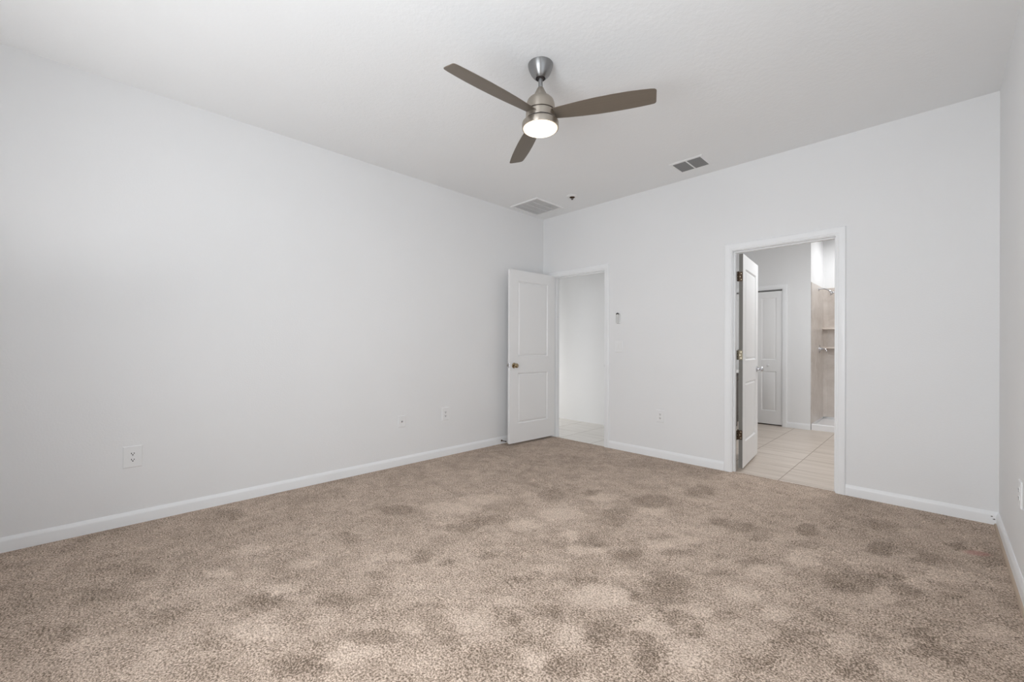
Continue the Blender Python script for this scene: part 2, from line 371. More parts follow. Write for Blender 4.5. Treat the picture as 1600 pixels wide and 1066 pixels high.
# ---- carpet ------------------------------------------------------------------
rng = np.random.default_rng(11)
def vnoise(x, y, s, seed):
    r = np.random.default_rng(seed).random((64, 64))
    u, v = x * s + 7.3, y * s + 31.7
    i, j = np.floor(u).astype(int), np.floor(v).astype(int); a, b = u - i, v - j
    a, b = a * a * (3 - 2 * a), b * b * (3 - 2 * b)
    g = lambda p, q: r[p % 64, q % 64]
    return (g(i, j) * (1 - a) + g(i + 1, j) * a) * (1 - b) + (g(i, j + 1) * (1 - a) + g(i + 1, j + 1) * a) * b - 0.5
NAP = [
    (2.436,-2.089,0.062,0.063,0.03,-0.051,-1.0), (2.223,-2.091,0.066,0.067,0.047,-0.068,-0.7), (2.741,-2.219,0.081,0.083,0.053,-0.114,-1.0),
    (2.657,-2.394,0.029,0.03,0.02,-0.037,-0.9), (2.154,-1.224,0.1,0.103,0.062,-0.122,-0.8), (2.318,-0.735,0.089,0.092,0.047,-0.122,-0.6),
    (2.123,-1.661,0.067,0.068,0.087,-0.142,-0.6), (2.901,-2.697,0.047,0.048,0.034,-0.067,-0.9), (2.832,-2.626,0.032,0.033,0.025,-0.047,-0.9),
    (2.848,-2.429,0.057,0.059,0.021,-0.045,-0.8), (2.97,-2.453,0.025,0.026,0.012,-0.031,-0.9), (2.472,-1.752,0.054,0.055,0.032,-0.065,-0.6),
    (2.626,-1.843,0.063,0.064,0.022,-0.051,-0.6), (2.856,-1.94,0.045,0.046,0.011,-0.031,-0.8), (1.742,-1.393,0.049,0.051,0.033,-0.049,-0.8),
    (2.647,-1.241,0.074,0.076,0.026,-0.075,-0.7), (2.77,-1.241,0.068,0.07,0.022,-0.073,-0.8), (2.901,-1.312,0.059,0.061,0.015,-0.057,-0.6),
    (2.465,-2.766,0.039,0.04,0.034,-0.041,-0.7), (2.7,-2.713,0.063,0.065,0.034,-0.052,-0.7), (2.7,-2.975,0.061,0.062,0.03,-0.038,-0.8),
    (2.425,-2.44,0.04,0.041,0.017,-0.024,-0.7), (1.545,-1.657,0.069,0.071,0.091,-0.108,-0.5), (2.952,-1.679,0.053,0.054,0.017,-0.059,-0.5),
    (3.071,-0.958,0.045,0.047,0.016,-0.091,-1.1), (3.183,-0.803,0.034,0.035,0.007,-0.048,-0.8), (3.413,-0.992,0.061,0.063,0.007,-0.101,-1.0),
    (3.344,-1.53,0.084,0.086,0.014,-0.123,-1.0), (3.465,-1.358,0.054,0.055,0.005,-0.078,-1.0), (3.551,-1.434,0.051,0.052,0.003,-0.072,-0.9),
    (3.6,-0.956,0.061,0.063,0.001,-0.078,-0.7), (3.729,-0.612,0.036,0.037,-0.002,-0.08,-1.0), (3.862,-0.716,0.061,0.062,-0.004,-0.073,-0.9),
    (3.833,-0.656,0.045,0.046,-0.005,-0.098,-0.6), (3.598,-1.799,0.036,0.037,0.001,-0.043,-0.9), (3.638,-1.832,0.025,0.025,0.0,-0.036,-0.9),
    (3.62,-1.93,0.042,0.043,0.001,-0.042,-1.0), (3.689,-1.897,0.03,0.031,-0.001,-0.047,-0.9), (3.703,-1.345,0.041,0.042,-0.001,-0.029,-0.8),
    (3.677,-1.629,0.019,0.019,-0.0,-0.024,-0.9), (3.868,-1.265,0.032,0.033,-0.002,-0.029,-0.7), (3.1,-1.237,0.078,0.08,0.011,-0.057,-0.4),
    (0.967,-2.675,0.088,0.09,0.084,-0.047,-0.8), (1.527,-3.636,0.076,0.078,0.058,-0.014,-0.9), (1.492,-3.736,0.027,0.028,0.047,-0.009,-0.6),
    (1.762,-3.374,0.085,0.087,0.067,-0.028,-0.8), (1.8,-3.236,0.052,0.054,0.048,-0.024,-0.5), (2.037,-3.644,0.068,0.069,0.058,-0.019,-0.9),
    (2.066,-3.388,0.057,0.058,0.039,-0.019,-0.7), (1.572,-2.317,0.103,0.106,0.054,-0.048,-0.8), (1.521,-2.511,0.085,0.088,0.045,-0.035,-0.5),
    (1.669,-2.907,0.054,0.055,0.06,-0.038,-0.7), (1.682,-3.177,0.049,0.05,0.038,-0.019,-0.4), (1.822,-2.847,0.033,0.034,0.032,-0.023,-0.6),
    (1.907,-2.633,0.034,0.035,0.021,-0.019,-0.6), (2.402,-2.91,0.03,0.031,0.026,-0.026,-0.7), (1.163,-3.097,0.043,0.044,0.083,-0.036,-0.5),
    (0.278,-3.496,0.073,0.075,0.09,-0.018,-0.4), (2.074,-3.121,0.047,0.048,0.023,-0.015,-0.5), (2.3,-3.185,0.035,0.036,0.029,-0.021,-0.5),
    (2.183,-2.844,0.042,0.043,0.031,-0.028,-0.5), (2.212,-2.658,0.044,0.045,0.028,-0.029,-0.5), (1.31,-3.973,0.076,0.078,0.067,-0.005,-0.5),
    (0.925,-4.169,0.082,0.084,0.063,0.0,-0.4), (0.727,-4.052,0.114,0.117,0.075,-0.003,-0.4), (1.696,-3.854,0.034,0.035,0.033,-0.005,-0.4),
    (1.182,-4.277,0.071,0.073,0.077,0.004,-0.4), (3.267,-2.196,0.071,0.072,0.015,-0.078,-0.6), (3.175,-2.436,0.05,0.051,0.014,-0.05,-0.5),
    (3.308,-1.928,0.043,0.044,0.007,-0.048,-0.5), (2.999,-2.245,0.039,0.04,0.012,-0.037,-0.5), (3.428,-2.222,0.065,0.066,0.006,-0.055,-0.5),
    (2.569,-2.513,0.078,0.08,0.053,-0.08,0.9), (2.813,-2.525,0.048,0.05,0.025,-0.049,1.0), (2.251,-2.196,0.076,0.078,0.035,-0.05,0.8),
    (1.81,-1.904,0.101,0.104,0.064,-0.078,0.8), (2.518,-1.823,0.052,0.054,0.029,-0.061,0.6), (2.888,-2.314,0.059,0.06,0.02,-0.05,0.6),
    (2.617,-2.83,0.036,0.036,0.05,-0.065,0.7), (2.984,-2.599,0.07,0.072,0.032,-0.075,0.7), (3.015,-2.028,0.062,0.064,0.018,-0.061,0.6),
    (3.16,-2.054,0.049,0.05,0.014,-0.061,0.7), (2.23,-1.374,0.069,0.072,0.039,-0.077,0.5), (1.825,-1.428,0.062,0.063,0.047,-0.07,0.6),
    (2.596,-1.661,0.048,0.049,0.021,-0.05,0.6), (2.077,-2.122,0.038,0.039,0.032,-0.041,0.7), (3.136,-1.431,0.058,0.06,0.022,-0.116,0.8),
    (3.576,-1.293,0.044,0.045,0.001,-0.055,0.5), (3.457,-1.575,0.083,0.086,0.005,-0.074,0.6), (3.68,-1.111,0.068,0.07,-0.001,-0.086,0.4),
    (3.37,-1.249,0.043,0.044,0.006,-0.061,0.4), (3.784,-1.587,0.055,0.056,-0.004,-0.082,0.4), (1.093,-3.721,0.045,0.046,0.051,-0.009,0.7),
    (0.938,-3.522,0.063,0.065,0.06,-0.014,0.6), (1.718,-3.706,0.068,0.07,0.074,-0.017,0.7), (1.465,-3.556,0.063,0.065,0.04,-0.011,0.6),
    (2.115,-3.488,0.057,0.058,0.054,-0.024,0.8), (2.288,-3.05,0.045,0.046,0.038,-0.031,0.8), (1.894,-3.064,0.039,0.04,0.033,-0.021,0.5),
    (1.538,-3.042,0.092,0.095,0.051,-0.027,0.6), (1.779,-2.204,0.086,0.089,0.047,-0.049,0.6), (1.214,-2.37,0.152,0.157,0.087,-0.064,0.5),
    (2.602,-3.021,0.036,0.037,0.039,-0.042,0.8), (1.255,-2.074,0.134,0.139,0.081,-0.07,0.4), (2.129,-3.253,0.033,0.034,0.028,-0.017,0.5),
    (1.301,-3.372,0.071,0.073,0.056,-0.019,0.4), (1.305,-4.203,0.07,0.071,0.051,0.001,0.3), (2.243,-2.498,0.06,0.062,0.032,-0.038,0.5),
    (2.299,-2.831,0.04,0.041,0.027,-0.027,0.5), (3.373,-2.088,0.053,0.054,0.007,-0.055,0.5), (3.03,-1.691,0.06,0.062,0.016,-0.064,0.5),
    (2.312,-3.362,0.048,0.049,0.032,-0.019,0.4), (2.536,-2.241,0.059,0.061,0.025,-0.044,0.4),
]

st_ = 0.014
nx, ny = int(round(W / st_)) + 1, int(round(D / st_)) + 1
gx, gy = np.meshgrid(np.linspace(0, W, nx), np.linspace(-D, 0.0, ny), indexing='ij')
def nap_field(x, y):
    wx = x + 0.035 * vnoise(x, y, 9, 1) + 0.035 * vnoise(x, y, 22, 2) + 0.030 * vnoise(x, y, 50, 21)
    wy = y + 0.035 * vnoise(x, y, 9, 3) + 0.035 * vnoise(x, y, 22, 4) + 0.030 * vnoise(x, y, 50, 22)
    n = np.zeros_like(x)
    for (cx, cyy, ux, uy, vx, vy, a) in NAP:
        det = ux * vy - uy * vx
        p, q = wx - cx, wy - cyy
        s_, t_ = (p * vy - q * vx) / det, (q * ux - p * uy) / det
        d2 = s_ * s_ + t_ * t_
        n += a * 1.4 * np.exp(-(d2 / 1.05) ** 2.8)
    n += 0.30 * vnoise(wx, wy, 2.6, 5) + 0.40 * vnoise(wx, wy, 5.5, 6) + 0.45 * vnoise(wx, wy, 12, 7) + 0.45 * vnoise(x, y, 28, 8)
    return 1.15 * np.tanh(1.25 * n)
nap_v = nap_field(gx, gy)
p_, q_ = gx - 3.80, gy + 0.655
al = math.radians(-52)
s_ = p_ * math.cos(al) + q_ * math.sin(al); t_ = -p_ * math.sin(al) + q_ * math.cos(al)
stain_v = np.clip(1.3 - (s_ / 0.035) ** 2 - (t_ / 0.065) ** 2, 0, 1)
hz = 0.004 * vnoise(gx, gy, 8, 12) + 0.004 * vnoise(gx, gy, 30, 13)
edge = np.minimum(np.minimum(gx, W - gx), -gy)
hz *= np.clip(edge / 0.1, 0, 1)
verts = np.stack([gx, gy, hz], -1).reshape(-1, 3)
idx = np.arange(nx * ny).reshape(nx, ny)
faces = np.stack([idx[:-1, :-1], idx[1:, :-1], idx[1:, 1:], idx[:-1, 1:]], -1).reshape(-1, 4)
vl = verts.tolist(); fl = faces.tolist()
napl = nap_v.reshape(-1).tolist(); stl = stain_v.reshape(-1).tolist()
for (xa, xb, yb) in ((ENT[0], ENT[1], 0.020), (BAT[0], BAT[1], 0.046)):   # pile runs on into the doorways
    k = len(vl); m_ = 40
    for i in range(m_ + 1):
        x = xa + (xb - xa) * i / m_
        w_ = 0.003 * math.sin(i * 1.7) + 0.002 * math.sin(i * 4.1)
        for (y, z) in ((0.0, 0.0), (yb - 0.012 + w_, 0.0), (yb + w_, -0.006), (yb + w_ + 0.001, TF)):
            vl.append((x, y, z)); napl.append(-0.15 + 0.2 * math.sin(x * 17)); stl.append(0.0)
    for i in range(m_):
        for j in range(3):
            a = k + i * 4 + j; fl.append([a, a + 4, a + 5, a + 1])
me = bpy.data.meshes.new('floor'); me.from_pydata(vl, [], fl)
me.attributes.new('nap', 'FLOAT', 'POINT').data.foreach_set('value', napl)
me.attributes.new('stain', 'FLOAT', 'POINT').data.foreach_set('value', stl)
me.materials.append(M['carpet'])
for p in me.polygons: p.use_smooth = True
fo = bpy.data.objects.new('floor', me); COL.objects.link(fo); structure(fo)

# ---- trim: baseboards and casings ---------------------------------------------------
BB = [(0, 0), (0.013, 0), (0.013, 0.058), (0.0115, 0.066), (0.0075, 0.073), (0.006, 0.079), (0.0035, 0.083), (0, 0.083)]
def baseboard(name, axis, wall, sign, a, b, z=0.0):
    bm = bmesh.new()
    prism(bm, [(wall + sign * p, z + q) for p, q in BB], 1 if axis == 0 else 0, a, b)
    return structure(finish(name, bm, M['trim'], angle=50))
CW = 0.060
baseboard('baseboard_left', 0, 0.0, 1, -D + 0.013, -0.0)
baseboard('baseboard_back', 1, 0.0, -1, ENT[1] + 0.005 + CW, BAT[0] - 0.005 - CW)
bbr = baseboard('baseboard_back_right', 1, 0.0, -1, BAT[1] + 0.005 + CW, W)
bm = bmesh.new()
for x, z, w_ in ((3.893, 0.053, 0.006), (3.903, 0.037, 0.007)): prism(bm, [(x - w_, z), (x, z - 0.004), (x + w_, z - 0.001), (x + 0.3 * w_, z + 0.004)], 1, -0.0134, -0.0120)
finish('scuff_marks', bm, new_mat('dark scuff', (0.10, 0.09, 0.08), 0.8), bbr)
baseboard('baseboard_right', 0, W, -1, -D + 0.013, -0.013)
baseboard('baseboard_rear', 1, -D, 1, 0.0, W)
baseboard('baseboard_bathroom', 1, BY, -1, CLO[1] + 0.005 + CW, AX, TF)
baseboard('baseboard_bathroom_left', 1, BY, -1, BX, CLO[0] - 0.005 - CW, TF)

CP = [(0, 0), (0, 0.007), (0.003, 0.010), (0.012, 0.0105), (0.016, 0.0130), (0.030, 0.0145), (0.044, 0.0165), (0.054, 0.0165), (0.059, 0.0135), (CW, 0.010), (CW, 0)]
def casing(name, x0, x1, zt, yw, sign, zb):
    bm = bmesh.new(); rows = []
    x0, x1, zt = x0 - 0.005, x1 + 0.005, zt + 0.005
    for w, t in CP:
        y = yw + sign * t
        rows.append([bm.verts.new(p) for p in ((x0 - w, y, zb), (x0 - w, y, zt + w), (x1 + w, y, zt + w), (x1 + w, y, zb))])
    for a, b in zip(rows, rows[1:] + rows[:1]):
        for i in range(3): bm.faces.new([a[i], a[i + 1], b[i + 1], b[i]])
    bm.faces.new([r[0] for r in rows]); bm.faces.new([r[3] for r in rows])
    return structure(finish(name, bm, M['trim'], angle=25))
def jamb(name, x0, x1, zt, y0, y1, zb, stop_y=None):
    bm = bmesh.new()
    for (a, b) in (((x0 - JT, y0, zb), (x0, y1, zt)), ((x1, y0, zb), (x1 + JT, y1, zt)), ((x0 - JT, y0, zt), (x1 + JT, y1, zt + JT))): box(bm, a, b)
    if stop_y:
        s0, s1 = stop_y
        for (a, b) in (((x0, s0, zb), (x0 + 0.011, s1, zt - 0.011)), ((x1 - 0.011, s0, zb), (x1, s1, zt - 0.011)), ((x0, s0, zt - 0.011), (x1, s1, zt))): box(bm, a, b, 0.002, 1)
    return structure(finish(name, bm, M['trim'], angle=25))
casing('trim_1', *ENT, 0.0, -1, 0.0)
jamb('trim_2', *ENT, 0.0, TW, TF, (0.042, 0.075))
casing('trim_3', *ENT, TW, 1, TF)
casing('trim_4', *BAT, 0.0, -1, 0.0)
jamb('trim_5', *BAT, 0.0, TW, TF, (0.036, 0.072))
casing('trim_6', *BAT, TW, 1, TF)
casing('trim_7', *CLO, BY, -1, TF)
jamb('trim_8', *CLO, BY, BY + TW, TF)
# frayed tan carpet edge turned up along the right hand baseboard
bm = bmesh.new(); prism(bm, [(W - 0.013, -0.004), (W - 0.024, -0.004), (W - 0.020, 0.010), (W - 0.013, 0.012)], 1, -D + 0.02, -0.016)
m = new_mat('carpet backing', (0.45, 0.36, 0.28), 0.9)
structure(finish('trim_9', bm, m))

# ---- windows (behind and beside the camera) ----------------------------------------
def window(n, axis, t, u0, u1, z0, z1, sign):
    def B(bm, ua, ub, za, zb, d0, d1):
        a, b = sorted((t + sign * d0, t + sign * d1))
        if axis == 1: box(bm, (ua, a, za), (ub, b, zb), 0.003, 1)
        else: box(bm, (a, ua, za), (b, ub, zb), 0.003, 1)
    bm = bmesh.new()
    for q in ((u0, u0 + 0.05, z0, z1), (u1 - 0.05, u1, z0, z1), (u0 + 0.05, u1 - 0.05, z0, z0 + 0.05), (u0 + 0.05, u1 - 0.05, z1 - 0.05, z1)): B(bm, *q, 0.03, 0.09)
    root = structure(finish('window_%d' % n, bm, M['trim']))
    bm = bmesh.new(); zm = (z0 + z1) / 2
    B(bm, u0 + 0.05, u1 - 0.05, zm - 0.02, zm + 0.02, 0.04, 0.085); um = (u0 + u1) / 2
    B(bm, um - 0.03, um + 0.03, z0 + 0.05, z1 - 0.05, 0.04, 0.08)
    finish('sash_bar', bm, M['trim'], root)
    bm = bmesh.new(); B(bm, u0 + 0.05, u1 - 0.05, z0 + 0.05, z1 - 0.05, 0.056, 0.060); finish('pane', bm, M['glass'], root)
    bm = bmesh.new(); B(bm, u0 - 0.03, u1 + 0.03, z0 - 0.02, z0, -0.03, 0.03); finish('window_sill', bm, M['trim'], root)
window(1, 1, -D, *WIN1, -1)
window(2, 0, W, *WIN2, 1)


# ------------------------------------------------------------------ doors
def leaf_mesh(w, h, t, panels, rings=((0, 0), (0.010, 0.0115), (0.015, 0.0125), (0.029, 0.0025)), bev=0.0015):
    """slab 0..w, 0..t, 0..h with moulded raised panels (x0,x1,z0,z1) on both faces"""
    bm = bmesh.new()
    xs = sorted({0, w, *[p[0] for p in panels], *[p[1] for p in panels]}); zs = sorted({0, h, *[p[2] for p in panels], *[p[3] for p in panels]})
    cache = {}
    def V(x, y, z):
        k = (round(x, 5), round(y, 5), round(z, 5))
        if k not in cache: cache[k] = bm.verts.new((x, y, z))
        return cache[k]
    for y, s in ((0.0, 1), (t, -1)):
        for i in range(len(xs) - 1):
            for j in range(len(zs) - 1):
                a, b, c, d = xs[i], xs[i + 1], zs[j], zs[j + 1]
                if (a, b, c, d) in [tuple(p) for p in panels]:
                    prev = None
                    for off, dep in rings:
                        yy = y + s * dep
                        r = [V(a + off, yy, c + off), V(b - off, yy, c + off), V(b - off, yy, d - off), V(a + off, yy, d - off)]
                        if prev:
                            for k in range(4): bm.faces.new([prev[k], prev[(k + 1) % 4], r[(k + 1) % 4], r[k]])
                        prev = r
                    bm.faces.new(prev)
                else:
                    bm.faces.new([V(a, y, c), V(b, y, c), V(b, y, d), V(a, y, d)])
    for i in range(len(xs) - 1):
        for z in (0, h): bm.faces.new([V(xs[i], 0, z), V(xs[i + 1], 0, z), V(xs[i + 1], t, z), V(xs[i], t, z)])
    for j in range(len(zs) - 1):
        for x in (0, w): bm.faces.new([V(x, 0, zs[j]), V(x, 0, zs[j + 1]), V(x, t, zs[j + 1]), V(x, t, zs[j])])
    return bm
DT = 0.035
PAN = [(0.125, 0.632, 0.222, 0.818), (0.125, 0.632, 1.012, 1.902)]
KNOB = [(0.0, 0.0), (0.031, 0.0), (0.032, 0.004), (0.027, 0.008), (0.013, 0.011), (0.0115, 0.026), (0.016, 0.031), (0.024, 0.036), (0.0275, 0.044), (0.0265, 0.053), (0.020, 0.060), (0.010, 0.0625), (0.0, 0.063)]
def knob(parent, x, y, z, sgn, mat, prof=KNOB, scale=1.0):
    bm = bmesh.new(); lathe(bm, [(r * scale, q * scale) for r, q in prof], 32, rot_to((0, sgn, 0), (x, y, z)))
    return finish('knob', bm, mat, parent, angle=40)
def hinge(parent_leaf, pin, z, leaf_dir, jamb_dir, mat, screws=True):
    """one butt hinge, given in the coordinates of the door leaf"""
    bm = bmesh.new()
    for k in range(5):
        lathe(bm, [(0, 0), (0.0065, 0), (0.0065, 0.0168), (0, 0.0168)], 14, Matrix.Translation((pin[0], pin[1], z - 0.044 + k * 0.0176)))
    lathe(bm, [(0, 0), (0.005, 0.001), (0.006, 0.005), (0.0, 0.009)], 12, Matrix.Translation((pin[0], pin[1], z + 0.044)))
    for d in (leaf_dir, jamb_dir):
        a = Vector((pin[0], pin[1], z)); d = Vector((*d, 0)).normalized(); nrm = Vector((-d.y, d.x, 0))
        pts = [a + d * u + nrm * v for u in (0.004, 0.036) for v in (-0.0014, 0.0014)]
        lo = [bm.verts.new(p + Vector((0, 0, -0.044))) for p in pts]; hi = [bm.verts.new(p + Vector((0, 0, 0.044))) for p in pts]
        for q in ((0, 1, 3, 2),): bm.faces.new([lo[i] for i in q]); bm.faces.new([hi[i] for i in q])
        for i, j in ((0, 1), (1, 3), (3, 2), (2, 0)): bm.faces.new([lo[i], lo[j], hi[j], hi[i]])
    h = finish('hinge', bm, mat, parent_leaf)
    if screws:
        bm = bmesh.new()
        for d in (leaf_dir, jamb_dir):
            d = Vector((*d, 0)).normalized(); nrm = Vector((-d.y, d.x, 0))
            for dz, u in ((-0.028, 0.024), (0.0, 0.015), (0.028, 0.024)):
                for s in (-1, 1):
                    lathe(bm, [(0.0038, 0), (0.003, 0.0008), (0, 0.001)], 10, rot_to(nrm * s, Vector((pin[0], pin[1], z + dz)) + d * u + nrm * s * 0.0014))
        finish('screws', bm, M['screw'], h)
    return h

# entry door, swung fully open against the left wall
rz = math.radians(-92.9)
bm = leaf_mesh(0.757, 2.028, DT, PAN)
d1 = finish('door_1', bm, M['door'], None, (0.1725, -0.0125, 0.024), rz, angle=20)
structure(d1); tag(d1, 'white two panel bedroom door swung open against the left wall', 'door')
knob(d1, 0.695, DT, 0.908, 1, M['brass']); knob(d1, 0.695, 0.0, 0.908, -1, M['brass'])
bm = bmesh.new(); box(bm, (0.757, 0.006, 0.880), (0.7585, DT - 0.006, 0.936), 0.0006, 1); lathe(bm, [(0, 0), (0.009, 0), (0.009, 0.009), (0.006, 0.011), (0, 0.011)], 16, rot_to((1, 0, 0), (0.7585, DT / 2, 0.908)))
finish('latch', bm, M['chrome'], d1)
for z in (0.19, 1.03, 1.83): hinge(d1, (-0.0015, -0.006), z, (0.02, 1), (-1, 0.15), M['hinge_worn'], False)

# bathroom door, swung into the bathroom past a right angle
rz = math.radians(95.9)
bm = leaf_mesh(0.752, 2.014, DT, [(0.118, 0.634, 0.232, 0.802), (0.118, 0.634, 1.010, 1.886)])
d2 = finish('door_2', bm, M['door'], None, (2.3620, 0.1390, 0.016), rz, angle=20)
structure(d2); tag(d2, 'white two panel bathroom door standing open inside the bathroom doorway', 'door')
bm = bmesh.new(); box(bm, (-0.0008, 0.0015, 0.0), (0.0, DT - 0.001, 2.014)); finish('dark_edge', bm, M['dark_edge'], d2)  # thin strip over the hinge edge, darker than the door enamel
knob(d2, 0.690, 0.0, 0.906, -1, M['chrome']); knob(d2, 0.690, DT, 0.906, 1, M['chrome'])
bm = bmesh.new(); box(bm, (0.752, 0.006, 0.878), (0.7535, DT - 0.006, 0.934), 0.0006, 1); finish('latch', bm, M['chrome'], d2)
for z, mt in ((0.312, 'hinge'), (1.062, 'hinge_worn'), (1.800, 'hinge')): hinge(d2, (-0.0065, DT + 0.004), z, (0.10, -1), (-1.0, 0.12), M[mt])

# bifold closet doors in the far bathroom wall
def bifold(n, x0, label, has_knob):
    bm = leaf_mesh(0.349, 1.985, 0.030, [(0.075, 0.274, 0.195, 0.790), (0.075, 0.274, 0.960, 1.895)], ((0, 0), (0.012, 0.007), (0.018, 0.008), (0.038, 0.002)))
    o = finish('door_%d' % n, bm, M['door'], None, (x0, BY + 0.022, 0.005), 0, angle=20)
    structure(o); tag(o, label, 'door')
    if has_knob:
        bm = bmesh.new(); lathe(bm, [(0, 0), (0.009, 0), (0.008, 0.008), (0.014, 0.014), (0.016, 0.022), (0.012, 0.028), (0, 0.030)], 20, rot_to((0, -1, 0), (0.172, 0, 0.880)))
        finish('knob', bm, M['plastic'], o)
bifold(3, 1.682, 'narrow white bifold closet leaf with a small white knob on the far bathroom wall', True)
bifold(4, 1.329, 'narrow white bifold closet leaf hidden behind the open bathroom door', False)
bm = bmesh.new(); box(bm, (CLO[0], BY + 0.02, CLO[2] - 0.018), (CLO[1], BY + 0.055, CLO[2])); structure(finish('trim_10', bm, M['vent_slat']))
bm = bmesh.new(); box(bm, (BX, BY + 0.7, TF), (AX - TW, BY + 0.75, H)); structure(finish('wall_closet_back', bm, M['wall']))

# strike plates on the latch side jambs
def strike(x, y, z, label):
    r = empty('strike_plate', (x, y, z))
    tag(r, label, 'strike plate')
    bm = bmesh.new(); box(bm, (-0.0015, -0.014, -0.028), (0.0, 0.016, 0.028), 0.0005, 1); finish('plate', bm, M['chrome'], r)
    bm = bmesh.new(); prism(bm, [(-0.0015, -0.014), (0.0, -0.014), (0.0035, -0.0235), (0.002, -0.024)], 2, -0.014, 0.014); finish('lip', bm, M['chrome'], r)
strike(ENT[1], 0.0165, 0.935, 'small metal strike plate on the right jamb of the open bedroom doorway')

# ------------------------------------------------------------------ ceiling fan
FX, FY = 1.990, -2.301
fan = empty('ceiling_fan', (FX, FY, H))
tag(fan, 'brushed nickel ceiling fan with three taupe blades and a lit round lamp', 'ceiling fan')
Z = lambda z: z - H
def lat(name, prof, mat, parent=fan, seg=56, ang=35):
    bm = bmesh.new(); lathe(bm, [(r, Z(z)) for r, z in prof], seg); return finish(name, bm, mat, parent, angle=ang)
lat('canopy', [(0, H), (0.0735, H), (0.0735, 2.815), (0.0715, 2.802), (0.066, 2.785), (0.056, 2.765), (0.043, 2.748), (0.032, 2.7385), (0.0285, 2.7375), (0.0275, 2.744), (0.0265, 2.760), (0, 2.762)], M['canopy'])
lat('downrod', [(0, 2.770), (0.0125, 2.770), (0.0125, 2.66), (0, 2.66)], M['canopy'], seg=28)
lat('hanger_ball', [(0.0128, 2.752), (0.020, 2.748), (0.0240, 2.744), (0.0225, 2.738), (0.0128, 2.734)], M['rubber'], seg=28)
lat('coupling', [(0, 2.683), (0.0165, 2.683), (0.0195, 2.679), (0.031, 2.655), (0.041, 2.633), (0.046, 2.615), (0, 2.615)], M['nickel'])
lat('motor_housing', [(0, 2.623), (0.052, 2.622), (0.066, 2.616), (0.077, 2.604), (0.0835, 2.586), (0.0855, 2.565), (0.0860, 2.541), (0.0845, 2.540), (0.0, 2.540)], M['nickel'])
lat('groove_ring', [(0.0, 2.541), (0.0815, 2.541), (0.0815, 2.534), (0, 2.534)], M['groove'])
lat('blade_hub', [(0, 2.535), (0.0845, 2.535), (0.0860, 2.533), (0.0870, 2.4965), (0.0858, 2.4950), (0, 2.4950)], M['nickel'])
lat('groove_ring', [(0.0, 2.496), (0.0848, 2.496), (0.0848, 2.478), (0, 2.478)], M['groove'])
lat('light_fitter', [(0, 2.479), (0.092, 2.479), (0.103, 2.4775), (0.1072, 2.474), (0.1085, 2.468), (0.1085, 2.444), (0.1075, 2.441), (0.1025, 2.441), (0.1020, 2.452), (0.0, 2.454)], M['nickel'])
lat('lamp_lens', [(0.1018, 2.453), (0.1018, 2.441), (0.0995, 2.4365), (0.092, 2.4325), (0.070, 2.429), (0.040, 2.4275), (0, 2.427)], M['lens'])
# blade outline: distance along the arm, offset of the two long edges
BL = [(0.070, -0.038, 0.040), (0.100, -0.041, 0.043), (0.160, -0.047, 0.050), (0.240, -0.055, 0.057), (0.330, -0.061, 0.062), (0.420, -0.063, 0.063), (0.500, -0.062, 0.062), (0.570, -0.058, 0.059), (0.620, -0.053, 0.0555), (0.640, -0.049, 0.053), (0.647, -0.044, 0.049), (0.6505, -0.036, 0.040)]
PITCH = math.radians(-13.5)
def blade_bm():
    bm = bmesh.new(); top, bot = [], []
    fine = []
    for (a, b) in zip(BL[:-1], BL[1:]):
        for k in range(3): fine.append(tuple(a[i] + (b[i] - a[i]) * k / 3 for i in range(3)))
    fine.append(BL[-1])
    for (r, lo, hi) in fine:
        row_t, row_b = [], []
        for k in range(7):
            w = lo + (hi - lo) * k / 6
            edge = 0.0 if k in (0, 6) or r > 0.6504 else 1.0
            row_t.append(bm.verts.new((r, w, 0.0028 if edge else 0.0014))); row_b.append(bm.verts.new((r, w, -0.0028 if edge else -0.0014)))
        top.append(row_t); bot.append(row_b)
    n = len(top)
    for i in range(n - 1):
        for k in range(6):
            bm.faces.new([top[i][k], top[i + 1][k], top[i + 1][k + 1], top[i][k + 1]]); bm.faces.new([bot[i][k], bot[i][k + 1], bot[i + 1][k + 1], bot[i + 1][k]])
        for k in (0, 6): bm.faces.new([top[i][k], bot[i][k], bot[i + 1][k], top[i + 1][k]])
    for i in (0, n - 1):
        for k in range(6): bm.faces.new([top[i][k], top[i][k + 1], bot[i][k + 1], bot[i][k]])
    return bm
b0 = finish('blade', blade_bm(), M['blade'], fan, angle=40)
blades = [b0]
for k in range(2):
    c = b0.copy(); COL.objects.link(c); c.parent = fan; blades.append(c)
for k, b in enumerate(blades):
    b.location = (0, 0, Z(2.521)); b.rotation_mode = 'XYZ'
    b.rotation_euler = (PITCH, 0, math.radians(-92.4 + 120 * k))

# ------------------------------------------------------------------ ceiling fittings
def frame_ring(bm, x0, x1, y0, y1, b, z0, z1, lip):
    """flat ring whose outer rim tapers up to z1 (ceiling), inner edge at z0"""
    O = [(x0, y0), (x1, y0), (x1, y1), (x0, y1)]; I = [(x0 + b, y0 + b), (x1 - b, y0 + b), (x1 - b, y1 - b), (x0 + b, y1 - b)]
    Q = [(x0 + lip, y0 + lip), (x1 - lip, y0 + lip), (x1 - lip, y1 - lip), (x0 + lip, y1 - lip)]
    rows = [[bm.verts.new((*p, z)) for p in pts] for pts, z in ((O, z1), (O, z1 - 0.002), (Q, z0), (I, z0), (I, z1))]
    for a, b_ in zip(rows, rows[1:] + rows[:1]):
        for i in range(4): bm.faces.new([a[i], a[(i + 1) % 4], b_[(i + 1) % 4], b_[i]])
